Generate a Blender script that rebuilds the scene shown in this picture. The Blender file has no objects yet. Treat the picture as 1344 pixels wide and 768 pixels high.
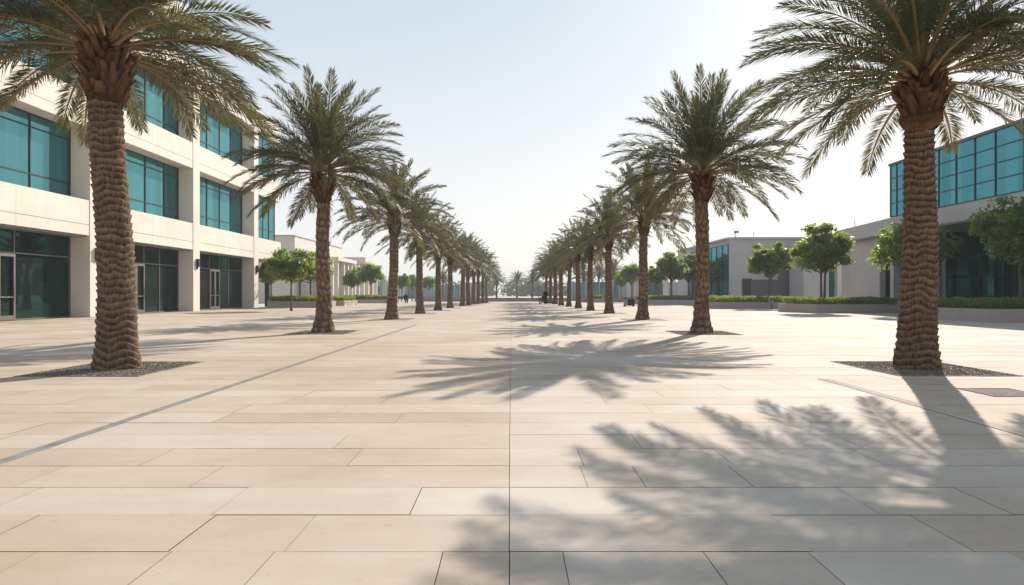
import bpy, math, random
import numpy as np
from mathutils import Vector, noise
R = math.radians
PI = math.pi
scene = bpy.context.scene
C = scene.collection

# ------------------------------------------------------------------ camera
cam_d = bpy.data.cameras.new('camera')
cam = bpy.data.objects.new('camera', cam_d)
C.objects.link(cam)
cam.location = (0, 0, 1.2)
cam.rotation_euler = (R(90), 0, 0)
cam_d.lens = 24
cam_d.sensor_width = 36
cam_d.shift_y = 0.0007
cam_d.clip_end = 4000
cam_d.clip_start = 0.05
scene.camera = cam

# ------------------------------------------------------------------ light
SUN_EL, SUN_AZ = 30.0, 27.5          # azimuth clockwise from +Y (view direction)
world = bpy.data.worlds.new('World')
scene.world = world
world.use_nodes = True
wt = world.node_tree
wt.nodes.clear()
sky = wt.nodes.new('ShaderNodeTexSky')
sky.sky_type = 'NISHITA'
sky.sun_disc = False
sky.sun_elevation = R(SUN_EL)
sky.sun_rotation = R(SUN_AZ)
sky.altitude = 0
sky.air_density = 1.0
sky.dust_density = 1.5
sky.ozone_density = 1.2
bgn = wt.nodes.new('ShaderNodeBackground')
bgn.inputs[1].default_value = 0.078
won = wt.nodes.new('ShaderNodeOutputWorld')
# milky summer haze over the clear sky: pale at the horizon, light blue higher up
tcw = wt.nodes.new('ShaderNodeTexCoord')
sxyz = wt.nodes.new('ShaderNodeSeparateXYZ')
wt.links.new(tcw.outputs['Generated'], sxyz.inputs[0])
crw = wt.nodes.new('ShaderNodeValToRGB')
ee = crw.color_ramp.elements
ee[0].position = 0.0; ee[0].color = (1.12, 1.10, 1.07, 1)
ee[1].position = 1.0; ee[1].color = (0.40, 0.55, 0.74, 1)
for pp, cc in ((0.16, (1.0, 1.01, 1.01, 1)), (0.36, (0.74, 0.84, 0.92, 1)), (0.6, (0.52, 0.66, 0.80, 1))):
    q = ee.new(pp); q.color = cc
wt.links.new(sxyz.outputs[2], crw.inputs[0])
scl = wt.nodes.new('ShaderNodeVectorMath'); scl.operation = 'SCALE'; scl.inputs[3].default_value = 8.6
wt.links.new(crw.outputs[0], scl.inputs[0])
mxw = wt.nodes.new('ShaderNodeMix'); mxw.data_type = 'RGBA'; mxw.inputs[0].default_value = 0.82
wt.links.new(sky.outputs[0], mxw.inputs[6]); wt.links.new(scl.outputs[0], mxw.inputs[7])
wt.links.new(mxw.outputs[2], bgn.inputs[0])
wt.links.new(bgn.outputs[0], won.inputs[0])
sd = bpy.data.lights.new('sun', 'SUN')
sd.energy = 5.0
sd.angle = R(0.5)
sd.color = (1.0, 0.93, 0.83)
sun = bpy.data.objects.new('sun', sd)
C.objects.link(sun)
sdir = Vector((math.sin(R(SUN_AZ)) * math.cos(R(SUN_EL)), math.cos(R(SUN_AZ)) * math.cos(R(SUN_EL)), math.sin(R(SUN_EL))))
sun.rotation_euler = (-sdir).to_track_quat('-Z', 'Y').to_euler()
sun.location = (0, 0, 40)
scene.view_settings.view_transform = 'Standard'
scene.view_settings.look = 'None'
scene.view_settings.exposure = 0.52
scene.view_settings.gamma = 1.0
scene.view_settings.use_curve_mapping = False
scene.cycles.max_bounces = 6
scene.cycles.transparent_max_bounces = 6

# ------------------------------------------------------------------ helpers
ORG = {}

def link(o, parent=None):
    C.objects.link(o)
    if parent is not None:
        o.parent = parent
    return o

def tag(o, label=None, cat=None, group=None, kind=None):
    if label: o['label'] = label
    if cat: o['category'] = cat
    if group: o['group'] = group
    if kind: o['kind'] = kind
    return o

def empty(name, loc, label, cat, group=None, rz=0.0):
    o = bpy.data.objects.new(name, None)
    o.empty_display_size = 0.3
    C.objects.link(o)
    o.location = loc
    o.rotation_euler = (0, 0, rz)
    ORG[o.name] = Vector(loc)
    return tag(o, label, cat, group)

class MB:
    def __init__(s):
        s.v = []; s.f = []; s.m = []
    def box(s, x0, x1, y0, y1, z0, z1, m=0):
        n = len(s.v)
        s.v += [(x0,y0,z0),(x1,y0,z0),(x1,y1,z0),(x0,y1,z0),(x0,y0,z1),(x1,y0,z1),(x1,y1,z1),(x0,y1,z1)]
        s.f += [(n,n+3,n+2,n+1),(n+4,n+5,n+6,n+7),(n,n+1,n+5,n+4),(n+1,n+2,n+6,n+5),(n+2,n+3,n+7,n+6),(n+3,n,n+4,n+7)]
        s.m += [m]*6
        return s
    def quad(s, a, b, c, d, m=0):
        n = len(s.v); s.v += [a, b, c, d]; s.f.append((n, n+1, n+2, n+3)); s.m.append(m); return s
    def prism(s, pts, z0, z1, m=0):
        n = len(s.v); k = len(pts)
        s.v += [(p[0], p[1], z0) for p in pts] + [(p[0], p[1], z1) for p in pts]
        s.f += [tuple(n+i for i in reversed(range(k))), tuple(n+k+i for i in range(k))]
        for i in range(k):
            j = (i+1) % k
            s.f.append((n+i, n+j, n+k+j, n+k+i))
        s.m += [m]*(k+2)
        return s
    def tube(s, pts, rad, seg=8, m=0, cap=True):
        pts = [Vector(p) for p in pts]
        if not hasattr(rad, '__len__'): rad = [rad]*len(pts)
        n = len(s.v)
        for i, p in enumerate(pts):
            t = (pts[min(i+1, len(pts)-1)] - pts[max(i-1, 0)])
            if t.length < 1e-9: t = Vector((0,0,1))
            t.normalize()
            u = t.cross(Vector((0.31, 0.95, 0.02)))
            if u.length < 0.2: u = t.cross(Vector((1,0,0)))
            u.normalize(); w = t.cross(u)
            for k in range(seg):
                a = 2*PI*k/seg
                q = p + (u*math.cos(a) + w*math.sin(a))*rad[i]
                s.v.append((q.x, q.y, q.z))
        for i in range(len(pts)-1):
            for k in range(seg):
                a = n+i*seg+k; b = n+i*seg+(k+1) % seg
                s.f.append((a, b, b+seg, a+seg)); s.m.append(m)
        if cap:
            s.f.append(tuple(n+k for k in reversed(range(seg)))); s.m.append(m)
            e = n+(len(pts)-1)*seg
            s.f.append(tuple(e+k for k in range(seg))); s.m.append(m)
        return s
    def cyl(s, x, y, z0, z1, r, seg=12, m=0):
        return s.tube([(x,y,z0),(x,y,z1)], r, seg, m)
    def lathe(s, x, y, prof, seg=16, m=0):
        return s.tube([(x,y,z) for r, z in prof], [r for r, z in prof], seg, m)
    def build(s, name, mats, parent=None, smooth=False, bevel=0, loc=None):
        if not isinstance(mats, (list, tuple)): mats = [mats]
        if parent is not None:
            o3 = ORG[parent.name]
        elif loc is not None:
            o3 = Vector(loc)
        else:
            o3 = Vector((0,0,0))
        me = bpy.data.meshes.new(name)
        me.from_pydata([(a-o3.x, b-o3.y, c-o3.z) for a, b, c in s.v], [], s.f)
        for mm in mats: me.materials.append(mm)
        if len(mats) > 1: me.polygons.foreach_set('material_index', s.m)
        if smooth: me.polygons.foreach_set('use_smooth', [True]*len(s.f))
        me.update()
        o = bpy.data.objects.new(name, me)
        link(o, parent)
        if loc is not None and parent is None: o.location = loc
        ORG[o.name] = o3
        if bevel:
            b = o.modifiers.new('bevel', 'BEVEL'); b.width = bevel; b.segments = 2; b.limit_method = 'ANGLE'
        return o

def np_obj(name, verts, faces, mats, parent=None, mi=None, attr=None, smooth=False):
    me = bpy.data.meshes.new(name)
    verts = np.asarray(verts, dtype=np.float32); faces = np.asarray(faces, dtype=np.int32)
    k = faces.shape[1]
    me.vertices.add(len(verts)); me.vertices.foreach_set('co', verts.ravel())
    me.loops.add(faces.size); me.loops.foreach_set('vertex_index', faces.ravel())
    me.polygons.add(len(faces)); me.polygons.foreach_set('loop_start', np.arange(0, faces.size, k, dtype=np.int32))
    if not isinstance(mats, (list, tuple)): mats = [mats]
    for mm in mats: me.materials.append(mm)
    if mi is not None: me.polygons.foreach_set('material_index', np.asarray(mi, dtype=np.int32))
    if smooth: me.polygons.foreach_set('use_smooth', np.ones(len(faces), dtype=bool))
    if attr is not None:
        at = me.attributes.new('tone', 'FLOAT', 'POINT')
        at.data.foreach_set('value', np.asarray(attr, dtype=np.float32))
    me.update(calc_edges=True)
    o = bpy.data.objects.new(name, me)
    link(o, parent)
    ORG[o.name] = Vector((0,0,0)) if parent is None else ORG[parent.name]
    return o

def copy_tree(o, parent=None):
    c = o.copy(); C.objects.link(c); c.parent = parent
    for ch in list(o.children):
        copy_tree(ch, c)
    return c

# ------------------------------------------------------------------ materials
def new_mat(name):
    m = bpy.data.materials.new(name); m.use_nodes = True
    nt = m.node_tree
    return m, nt, nt.nodes['Principled BSDF']

def ramp(nt, stops):
    r = nt.nodes.new('ShaderNodeValToRGB')
    el = r.color_ramp.elements
    while len(el) < len(stops): el.new(0.5)
    for e, (p, c) in zip(el, stops):
        e.position = p; e.color = (*c, 1)
    return r

def coord(nt, scale=(1,1,1)):
    g = nt.nodes.new('ShaderNodeNewGeometry')
    mp = nt.nodes.new('ShaderNodeMapping')
    mp.inputs['Scale'].default_value = scale
    nt.links.new(g.outputs['Position'], mp.inputs['Vector'])
    return mp.outputs[0]

def objcoord(nt, scale=(1,1,1)):
    g = nt.nodes.new('ShaderNodeTexCoord')
    mp = nt.nodes.new('ShaderNodeMapping')
    mp.inputs['Scale'].default_value = scale
    nt.links.new(g.outputs['Object'], mp.inputs['Vector'])
    return mp.outputs[0]

def nz(nt, vec, scale, detail=5, rough=0.55):
    n = nt.nodes.new('ShaderNodeTexNoise')
    n.inputs['Scale'].default_value = scale
    n.inputs['Detail'].default_value = detail
    n.inputs['Roughness'].default_value = rough
    nt.links.new(vec, n.inputs['Vector'])
    return n.outputs['Fac']

def mixc(nt, fac, a, b, typ='MIX'):
    m = nt.nodes.new('ShaderNodeMix'); m.data_type = 'RGBA'; m.blend_type = typ
    for idx, val in ((0, fac), (6, a), (7, b)):
        if isinstance(val, (int, float)): m.inputs[idx].default_value = val
        elif isinstance(val, tuple): m.inputs[idx].default_value = (*val, 1)
        else: nt.links.new(val, m.inputs[idx])
    return m.outputs[2]

def bump(nt, bsdf, height, strength=0.3, dist=0.01):
    b = nt.nodes.new('ShaderNodeBump')
    b.inputs['Strength'].default_value = strength
    b.inputs['Distance'].default_value = dist
    nt.links.new(height, b.inputs['Height'])
    nt.links.new(b.outputs[0], bsdf.inputs['Normal'])

def solid(name, col, rough=0.6, var=0.12, scale=1.5, metal=0.0, bmp=0.15, bscale=40, stretch=(1,1,1)):
    m, nt, b = new_mat(name)
    v = coord(nt, stretch)
    n = nz(nt, v, scale)
    c0 = tuple(x*(1-var) for x in col); c1 = tuple(min(1, x*(1+var)) for x in col)
    r = ramp(nt, [(0.3, c0), (0.7, c1)])
    nt.links.new(n, r.inputs[0])
    nt.links.new(r.outputs[0], b.inputs['Base Color'])
    b.inputs['Roughness'].default_value = rough
    b.inputs['Metallic'].default_value = metal
    b.inputs['Specular IOR Level'].default_value = 0.25
    if bmp: bump(nt, b, nz(nt, v, bscale, 3), bmp, 0.01)
    return m

def wall_mat(name, col, rough=0.75):
    m, nt, b = new_mat(name)
    v = coord(nt)
    n1 = nz(nt, v, 0.5, 6, 0.6)
    vs = coord(nt, (2.5, 2.5, 0.12))
    n2 = nz(nt, vs, 1.2, 4)
    r = ramp(nt, [(0.3, tuple(x*0.9 for x in col)), (0.7, tuple(min(1, x*1.05) for x in col))])
    nt.links.new(n1, r.inputs[0])
    r2 = ramp(nt, [(0.28, (0.92, 0.91, 0.89)), (0.5, (1, 1, 1))])
    nt.links.new(n2, r2.inputs[0])
    c = mixc(nt, 0.7, r.outputs[0], r2.outputs[0], 'MULTIPLY')
    nt.links.new(c, b.inputs['Base Color'])
    b.inputs['Roughness'].default_value = rough
    bump(nt, b, nz(nt, v, 60, 3), 0.12, 0.004)
    return m

M = {}
M['stone'] = wall_mat('cream_stone', (0.70, 0.63, 0.54))
M['stone_grey'] = wall_mat('grey_render', (0.47, 0.43, 0.43))
M['stone_far'] = wall_mat('pale_render', (0.60, 0.56, 0.50))
M['panel_grey'] = wall_mat('grey_panel', (0.11, 0.11, 0.12))
M['planter'] = wall_mat('planter_concrete', (0.38, 0.32, 0.30))
M['soffit'] = solid('soffit_metal', (0.22, 0.21, 0.22), 0.5, 0.08)
M['frame_dark'] = solid('dark_frame', (0.03, 0.035, 0.04), 0.4, 0.1, bmp=0)
M['frame_metal'] = solid('door_frame_metal', (0.20, 0.18, 0.16), 0.45, 0.1, metal=0.6, bmp=0)
M['black'] = solid('black_paint', (0.015, 0.015, 0.017), 0.4, 0.2, bmp=0.05)
M['dark_cloth'] = solid('dark_cloth', (0.012, 0.012, 0.014), 0.9, 0.2)
M['brown'] = solid('brown_paint', (0.16, 0.10, 0.07), 0.7, 0.2)
M['white'] = solid('white_paint', (0.75, 0.74, 0.71), 0.5, 0.06)
M['pinkwall'] = solid('boundary_wall_render', (0.30, 0.24, 0.21), 0.85, 0.15)
M['skin'] = solid('skin', (0.45, 0.29, 0.2), 0.6, 0.05, bmp=0)
M['pole'] = solid('pole_paint', (0.12, 0.12, 0.12), 0.5, 0.1, bmp=0)
M['drain'] = solid('drain_steel', (0.25, 0.235, 0.22), 0.95, 0.25, 6, 0.0)
M['drain'].node_tree.nodes['Principled BSDF'].inputs['Specular IOR Level'].default_value = 0.05
M['grate'] = solid('cover_iron', (0.24, 0.20, 0.175), 0.97, 0.3, 9)
M['grate'].node_tree.nodes['Principled BSDF'].inputs['Specular IOR Level'].default_value = 0.03
M['wallpale'] = solid('roof_box', (0.32, 0.33, 0.35), 0.6, 0.1)
M['bark'] = solid('tree_bark', (0.12, 0.09, 0.065), 0.9, 0.35, 9, bmp=0.8, bscale=50, stretch=(1,1,0.2))

# paving slabs
m, nt, b = new_mat('sandstone_slab')
at = nt.nodes.new('ShaderNodeAttribute'); at.attribute_name = 'tone'
r = ramp(nt, [(0.0, (0.45, 0.345, 0.265)), (0.3, (0.505, 0.41, 0.325)), (0.6, (0.545, 0.46, 0.38)), (1.0, (0.59, 0.52, 0.45))])
nt.links.new(at.outputs['Fac'], r.inputs[0])
v = coord(nt)
n1 = nz(nt, v, 0.45, 6, 0.6)
r1 = ramp(nt, [(0.30, (0.80, 0.72, 0.64)), (0.60, (1.0, 1.0, 1.0))])
nt.links.new(n1, r1.inputs[0])
c = mixc(nt, 0.85, r.outputs[0], r1.outputs[0], 'MULTIPLY')
vv = coord(nt, (0.6, 3.0, 1))
n2 = nz(nt, vv, 2.2, 5, 0.65)
r2 = ramp(nt, [(0.28, (0.82, 0.78, 0.73)), (0.6, (1, 1, 1))])
nt.links.new(n2, r2.inputs[0])
c = mixc(nt, 0.28, c, r2.outputs[0], 'MULTIPLY')
n3 = nz(nt, v, 180, 3)
r3 = ramp(nt, [(0.3, (0.86, 0.86, 0.86)), (0.7, (1.04, 1.04, 1.04))])
nt.links.new(n3, r3.inputs[0])
c = mixc(nt, 0.6, c, r3.outputs[0], 'MULTIPLY')
n5 = nz(nt, v, 9, 7, 0.75)
r5 = ramp(nt, [(0.30, (0.74, 0.70, 0.66)), (0.42, (1, 1, 1))])
nt.links.new(n5, r5.inputs[0])
c = mixc(nt, 0.55, c, r5.outputs[0], 'MULTIPLY')
nt.links.new(c, b.inputs['Base Color'])
rr = nt.nodes.new('ShaderNodeMapRange'); rr.inputs[3].default_value = 0.7; rr.inputs[4].default_value = 0.9
nt.links.new(n2, rr.inputs[0]); nt.links.new(rr.outputs[0], b.inputs['Roughness'])
b.inputs['Specular IOR Level'].default_value = 0.15
bump(nt, b, nz(nt, v, 120, 4), 0.25, 0.003)
M['slab'] = m
M['ground'] = solid('pale_ground', (0.52, 0.46, 0.39), 0.8, 0.12, 0.2)
M['joint'] = solid('dark_joint', (0.10, 0.085, 0.07), 0.9, 0.2, 8)
M['kerbstone'] = solid('pale_strip', (0.47, 0.40, 0.33), 0.97, 0.08)
M['kerbstone'].node_tree.nodes['Principled BSDF'].inputs['Specular IOR Level'].default_value = 0.03

m, nt, b = new_mat('gravel')
v = coord(nt)
vo = nt.nodes.new('ShaderNodeTexVoronoi'); vo.inputs['Scale'].default_value = 45
nt.links.new(v, vo.inputs['Vector'])
r = ramp(nt, [(0.0, (0.11, 0.085, 0.065)), (0.5, (0.22, 0.18, 0.14)), (1.0, (0.38, 0.32, 0.26))])
bw = nt.nodes.new('ShaderNodeSeparateColor'); nt.links.new(vo.outputs['Color'], bw.inputs[0])
nt.links.new(bw.outputs[0], r.inputs[0]); nt.links.new(r.outputs[0], b.inputs['Base Color'])
b.inputs['Roughness'].default_value = 0.9
bump(nt, b, vo.outputs['Distance'], 0.8, 0.02)
M['gravel'] = m

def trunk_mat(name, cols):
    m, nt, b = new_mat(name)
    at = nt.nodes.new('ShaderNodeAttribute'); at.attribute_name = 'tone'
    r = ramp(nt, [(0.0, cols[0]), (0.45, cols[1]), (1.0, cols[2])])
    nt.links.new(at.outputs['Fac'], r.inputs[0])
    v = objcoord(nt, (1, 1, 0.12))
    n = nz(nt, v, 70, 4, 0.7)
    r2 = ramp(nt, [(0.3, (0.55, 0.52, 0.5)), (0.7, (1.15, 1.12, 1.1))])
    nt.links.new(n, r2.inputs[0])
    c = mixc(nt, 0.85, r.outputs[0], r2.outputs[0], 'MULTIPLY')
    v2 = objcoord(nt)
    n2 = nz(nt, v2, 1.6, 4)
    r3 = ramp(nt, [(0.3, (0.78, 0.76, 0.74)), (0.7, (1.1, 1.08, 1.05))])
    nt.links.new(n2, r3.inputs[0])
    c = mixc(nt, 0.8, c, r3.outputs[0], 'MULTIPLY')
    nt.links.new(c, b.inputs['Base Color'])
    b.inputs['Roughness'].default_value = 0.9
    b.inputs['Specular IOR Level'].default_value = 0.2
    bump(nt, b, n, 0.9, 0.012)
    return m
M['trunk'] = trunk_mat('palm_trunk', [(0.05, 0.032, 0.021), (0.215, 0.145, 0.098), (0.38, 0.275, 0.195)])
M['boot'] = trunk_mat('palm_boot', [(0.035, 0.018, 0.010), (0.13, 0.065, 0.035), (0.27, 0.15, 0.085)])

def leaf_mat(name, stops, trans=0.3, tcol=(0.25, 0.33, 0.06), rough=0.5, nscale=None):
    m, nt, b = new_mat(name)
    at = nt.nodes.new('ShaderNodeAttribute'); at.attribute_name = 'tone'
    r = ramp(nt, stops)
    nt.links.new(at.outputs['Fac'], r.inputs[0])
    nt.links.new(r.outputs[0], b.inputs['Base Color'])
    b.inputs['Roughness'].default_value = rough
    b.inputs['Specular IOR Level'].default_value = 0.4
    tr = nt.nodes.new('ShaderNodeBsdfTranslucent')
    tr.inputs[0].default_value = (*tcol, 1)
    mx = nt.nodes.new('ShaderNodeMixShader'); mx.inputs[0].default_value = trans
    nt.links.new(b.outputs[0], mx.inputs[1]); nt.links.new(tr.outputs[0], mx.inputs[2])
    nt.links.new(mx.outputs[0], nt.nodes['Material Output'].inputs[0])
    return m
M['frond'] = leaf_mat('palm_frond', [(0, (0.042, 0.050, 0.026)), (0.5, (0.074, 0.090, 0.038)), (1.0, (0.23, 0.19, 0.10))], 0.22, (0.24, 0.23, 0.08))
M['rachis'] = leaf_mat('palm_rachis', [(0, (0.16, 0.13, 0.05)), (1.0, (0.32, 0.20, 0.08))], 0.0)
M['leaf'] = leaf_mat('tree_leaf', [(0, (0.025, 0.052, 0.014)), (0.5, (0.058, 0.098, 0.022)), (1.0, (0.17, 0.21, 0.045))], 0.45, (0.40, 0.50, 0.06))
M['hedge'] = leaf_mat('hedge_leaf', [(0, (0.03, 0.055, 0.012)), (0.5, (0.07, 0.11, 0.025)), (1.0, (0.22, 0.24, 0.04))], 0.35, (0.4, 0.45, 0.05))
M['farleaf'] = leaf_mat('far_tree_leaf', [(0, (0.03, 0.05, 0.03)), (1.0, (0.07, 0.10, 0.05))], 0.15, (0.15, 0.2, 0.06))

def glass_mat(name, deep, refl, fac, rough=0.03, strip=0.0, blend=0.35, pane=0.35):
    m, nt, b = new_mat(name)
    v = coord(nt, (1, 1, 0.02))
    n = nz(nt, v, 1.1, 2)
    r = ramp(nt, [(0.35, tuple(x*(1-strip) for x in deep)), (0.65, tuple(x*(1+strip) for x in deep))])
    nt.links.new(n, r.inputs[0])
    nt.links.new(r.outputs[0], b.inputs['Base Color'])
    b.inputs['Roughness'].default_value = 0.6
    b.inputs['Specular IOR Level'].default_value = 0.05
    g = nt.nodes.new('ShaderNodeBsdfGlossy')
    g.inputs['Color'].default_value = (*refl, 1); g.inputs['Roughness'].default_value = rough
    bp = nt.nodes.new('ShaderNodeBump'); bp.inputs['Strength'].default_value = 0.08; bp.inputs['Distance'].default_value = 0.05
    v2 = coord(nt)
    nt.links.new(nz(nt, v2, 0.7, 1), bp.inputs['Height'])
    nt.links.new(bp.outputs[0], g.inputs['Normal'])
    lw = nt.nodes.new('ShaderNodeLayerWeight'); lw.inputs['Blend'].default_value = blend
    mr = nt.nodes.new('ShaderNodeMapRange'); mr.inputs[3].default_value = fac; mr.inputs[4].default_value = min(1, fac+0.4)
    nt.links.new(lw.outputs['Fresnel'], mr.inputs[0])
    sn = nt.nodes.new('ShaderNodeVectorMath'); sn.operation = 'SNAP'; sn.inputs[1].default_value = (50.0, 0.83, 50.0)
    nt.links.new(coord(nt), sn.inputs[0])
    wn = nt.nodes.new('ShaderNodeTexWhiteNoise'); wn.noise_dimensions = '3D'
    nt.links.new(sn.outputs[0], wn.inputs['Vector'])
    mr2 = nt.nodes.new('ShaderNodeMapRange'); mr2.inputs[3].default_value = 1.0-pane; mr2.inputs[4].default_value = 1.0
    nt.links.new(wn.outputs['Value'], mr2.inputs[0])
    ml = nt.nodes.new('ShaderNodeMath'); ml.operation = 'MULTIPLY'
    nt.links.new(mr.outputs[0], ml.inputs[0]); nt.links.new(mr2.outputs[0], ml.inputs[1])
    mx = nt.nodes.new('ShaderNodeMixShader')
    nt.links.new(ml.outputs[0], mx.inputs[0])
    nt.links.new(b.outputs[0], mx.inputs[1]); nt.links.new(g.outputs[0], mx.inputs[2])
    nt.links.new(mx.outputs[0], nt.nodes['Material Output'].inputs[0])
    return m
M['glass_teal'] = glass_mat('teal_mirror_glass', (0.015, 0.10, 0.115), (0.15, 0.43, 0.47), 0.55, 0.02, 0.4, pane=0.5)
M['glass_dark'] = glass_mat('dark_green_glass', (0.0015, 0.007, 0.006), (0.035, 0.13, 0.095), 0.42, 0.005, 0.4, pane=0.75)
M['glass_recess'] = glass_mat('recessed_teal_glass', (0.003, 0.02, 0.02), (0.12, 0.40, 0.40), 0.35, 0.01, 0.4, pane=0.4)
M['glass_blue'] = glass_mat('teal_curtain_glass', (0.012, 0.12, 0.155), (0.12, 0.43, 0.50), 0.5, 0.04, 0.25)
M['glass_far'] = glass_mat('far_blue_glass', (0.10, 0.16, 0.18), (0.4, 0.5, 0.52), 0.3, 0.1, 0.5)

# ------------------------------------------------------------------ ground
def structure(o):
    o['kind'] = 'structure'; return o
structure(MB().quad((-900,-150,-0.02),(900,-150,-0.02),(900,1500,-0.02),(-900,1500,-0.02)).build('ground', M['ground']))
structure(MB().quad((-21.8,-14,-0.008),(34,-14,-0.008),(34,97.8,-0.008),(-21.8,97.8,-0.008)).build('paving_bed', M['joint']))
rng = random.Random(5)
PITS = []      # (x0,x1,y0,y1) filled in from the palm list
def P(x, y):   # photo pixel on the ground -> (X, Y)
    d = 1075.2/(y-385.0)
    return (x-672)/896*d, d
PALMS = [      # X, Y, kind, scale, rot, trunk kind
    (-6.26, 10.85, 'A'), (6.48, 10.9, 'B'), (-5.78, 20.9, 'C'), (5.75, 20.65, 'D')]
FAR_L = [(514.5,419.3,.93),(551.5,411.6,.92),(575,407.6,.90),(591,404.4,.90),(607,401.8,.87),(615,400.9,.86),(621.5,399.6,.86),(627.5,398.9,.84),(633.5,398.2,.82),(638.5,397.5,.80)]
FAR_R = [(843.5,419.6,.93),(799.5,411.4,.92),(775,407.7,.90),(759.3,404.9,.90),(746.5,402.5,.88),(736.5,400.9,.87),(728.8,399.2,.86),(722.3,398.2,.84),(716.6,397.4,.80)]
far_palms = []
for lst, side in ((FAR_L, 'left'), (FAR_R, 'right')):
    for i, (x, y, s) in enumerate(lst):
        X, Y = P(x, y); s = s*(1+0.035*math.sin(x*1.7)); far_palms.append((X, Y, s, side, i+3))
for X, Y, k in PALMS: PITS.append((X-0.9, X+0.9, Y-1.05, Y+1.05))
for X, Y, s, side, i in far_palms: PITS.append((X-0.9, X+0.9, Y-1.05, Y+1.05))

ROWH = 0.525
fixed = {2.645: [-3.3,-2.2,-1.58,-1.10,-.32,-.012,.235,.885,1.37,2.3], 3.17: [-3.4,-2.55,-1.6,-1.06,-.014,1.40,2.15,3.3],
         3.695: [-3.9,-2.9,-1.63,-.556,-.016,2.0,2.72,4.2], 4.22: [-5.6,-3.1,-2.0,-.018,.47,.83,1.5,3.0,4.4], 4.745: [-4.9,-2.6,-1.15,-.018,.5,1.55,2.6,4.1]}
v = []; tone = []
y0 = 3.17 - ROWH*32
k = 0
g = 0.0031
while y0 < 97.5:
    y1 = y0 + ROWH
    key = round(y0, 3)
    fx = None
    for kk in fixed:
        if abs(kk-y0) < 0.02: fx = fixed[kk]
    js = []
    if fx:
        js = [fx[0]]
        while js[0] > -21.5: js.insert(0, js[0]-rng.uniform(1.2, 2.4))
        js += fx[1:]
        while js[-1] < 34: js.append(js[-1]+rng.uniform(0.9, 2.2))
    else:
        js = [-0.02]
        while js[0] > -21.5: js.insert(0, js[0]-rng.choice([1.05, 1.4, 1.75, 2.1, 2.45])*rng.uniform(0.97, 1.03))
        while js[-1] < 34: js.append(js[-1]+rng.choice([0.7, 1.05, 1.4, 1.75, 2.1])*rng.uniform(0.97, 1.03))
    js = [max(-21.8, j) for j in js]
    last = rng.random()
    for a, bb in zip(js[:-1], js[1:]):
        if bb-a < 0.05: continue
        bb = min(bb, 34)
        dz = rng.uniform(-0.0012, 0.0012)
        gl_ = rng.choice([0.0016, 0.0024, 0.0032]) if abs(a+0.015) > 0.03 else 0.003
        gr_ = 0.0012
        v += [(a+gl_, y0+g, dz), (bb-gr_, y0+g, dz), (bb-gr_, y1-g, dz), (a+gl_, y1-g, dz)]
        cx = (a+bb)/2
        base = 0.5 + 0.28*noise.noise(Vector((cx*0.25, y0*0.12, 3.1))) + (0.10 if cx > 0 else -0.02)  # right half painted paler and greyer, standing in for sky reflection
        if rng.random() < 0.4: last = rng.random()
        t = base + (last-0.5)*0.55 + rng.uniform(-.1, .1)
        tone += [min(1, max(0, t))]*4
    y0 = y1
v = np.array(v); f = np.arange(len(v)).reshape(-1, 4)
structure(np_obj('paving', v, f, M['slab'], attr=tone))

# linear drain and side strips, sunk flush (sheets a few mm above the slabs)
o = MB()
o.box(-3.685, -3.645, -4, 26, -0.004, 0.004)
o.box(-3.625, -3.585, -4, 26, -0.004, 0.004)
o.box(-3.645, -3.625, -4, 26, -0.004, 0.0015)
tag(o.build('drain_channel', M['drain']), 'long grey steel slot drain running down the left side of the plaza', 'drain')
o = MB()
o.box(4.28, 4.287, -4, 9.57, -0.004, 0.003, 1).box(4.289, 4.42, -4, 9.57, -0.004, 0.004, 0).box(4.422, 4.429, -4, 9.57, -0.004, 0.003, 1)
structure(o.build('paving_band', [M['kerbstone'], M['joint']]))

# access cover right foreground
ac = empty('access_cover', (5.9, 8.25, 0), 'dull brown iron access cover set in the paving near the nearest right palm', 'access cover')
MB().box(5.62, 6.2, 7.95, 8.55, 0.001, 0.006).build('cover_plate', M['grate'], ac)
o = MB()
for q in (5.59, 6.205): o.box(q, q+.025, 7.92, 8.58, 0.001, 0.009)
for q in (7.925, 8.56): o.box(5.615, 6.205, q, q+.02, 0.001, 0.0085)
o.build('cover_rim', M['drain'], ac)

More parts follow.
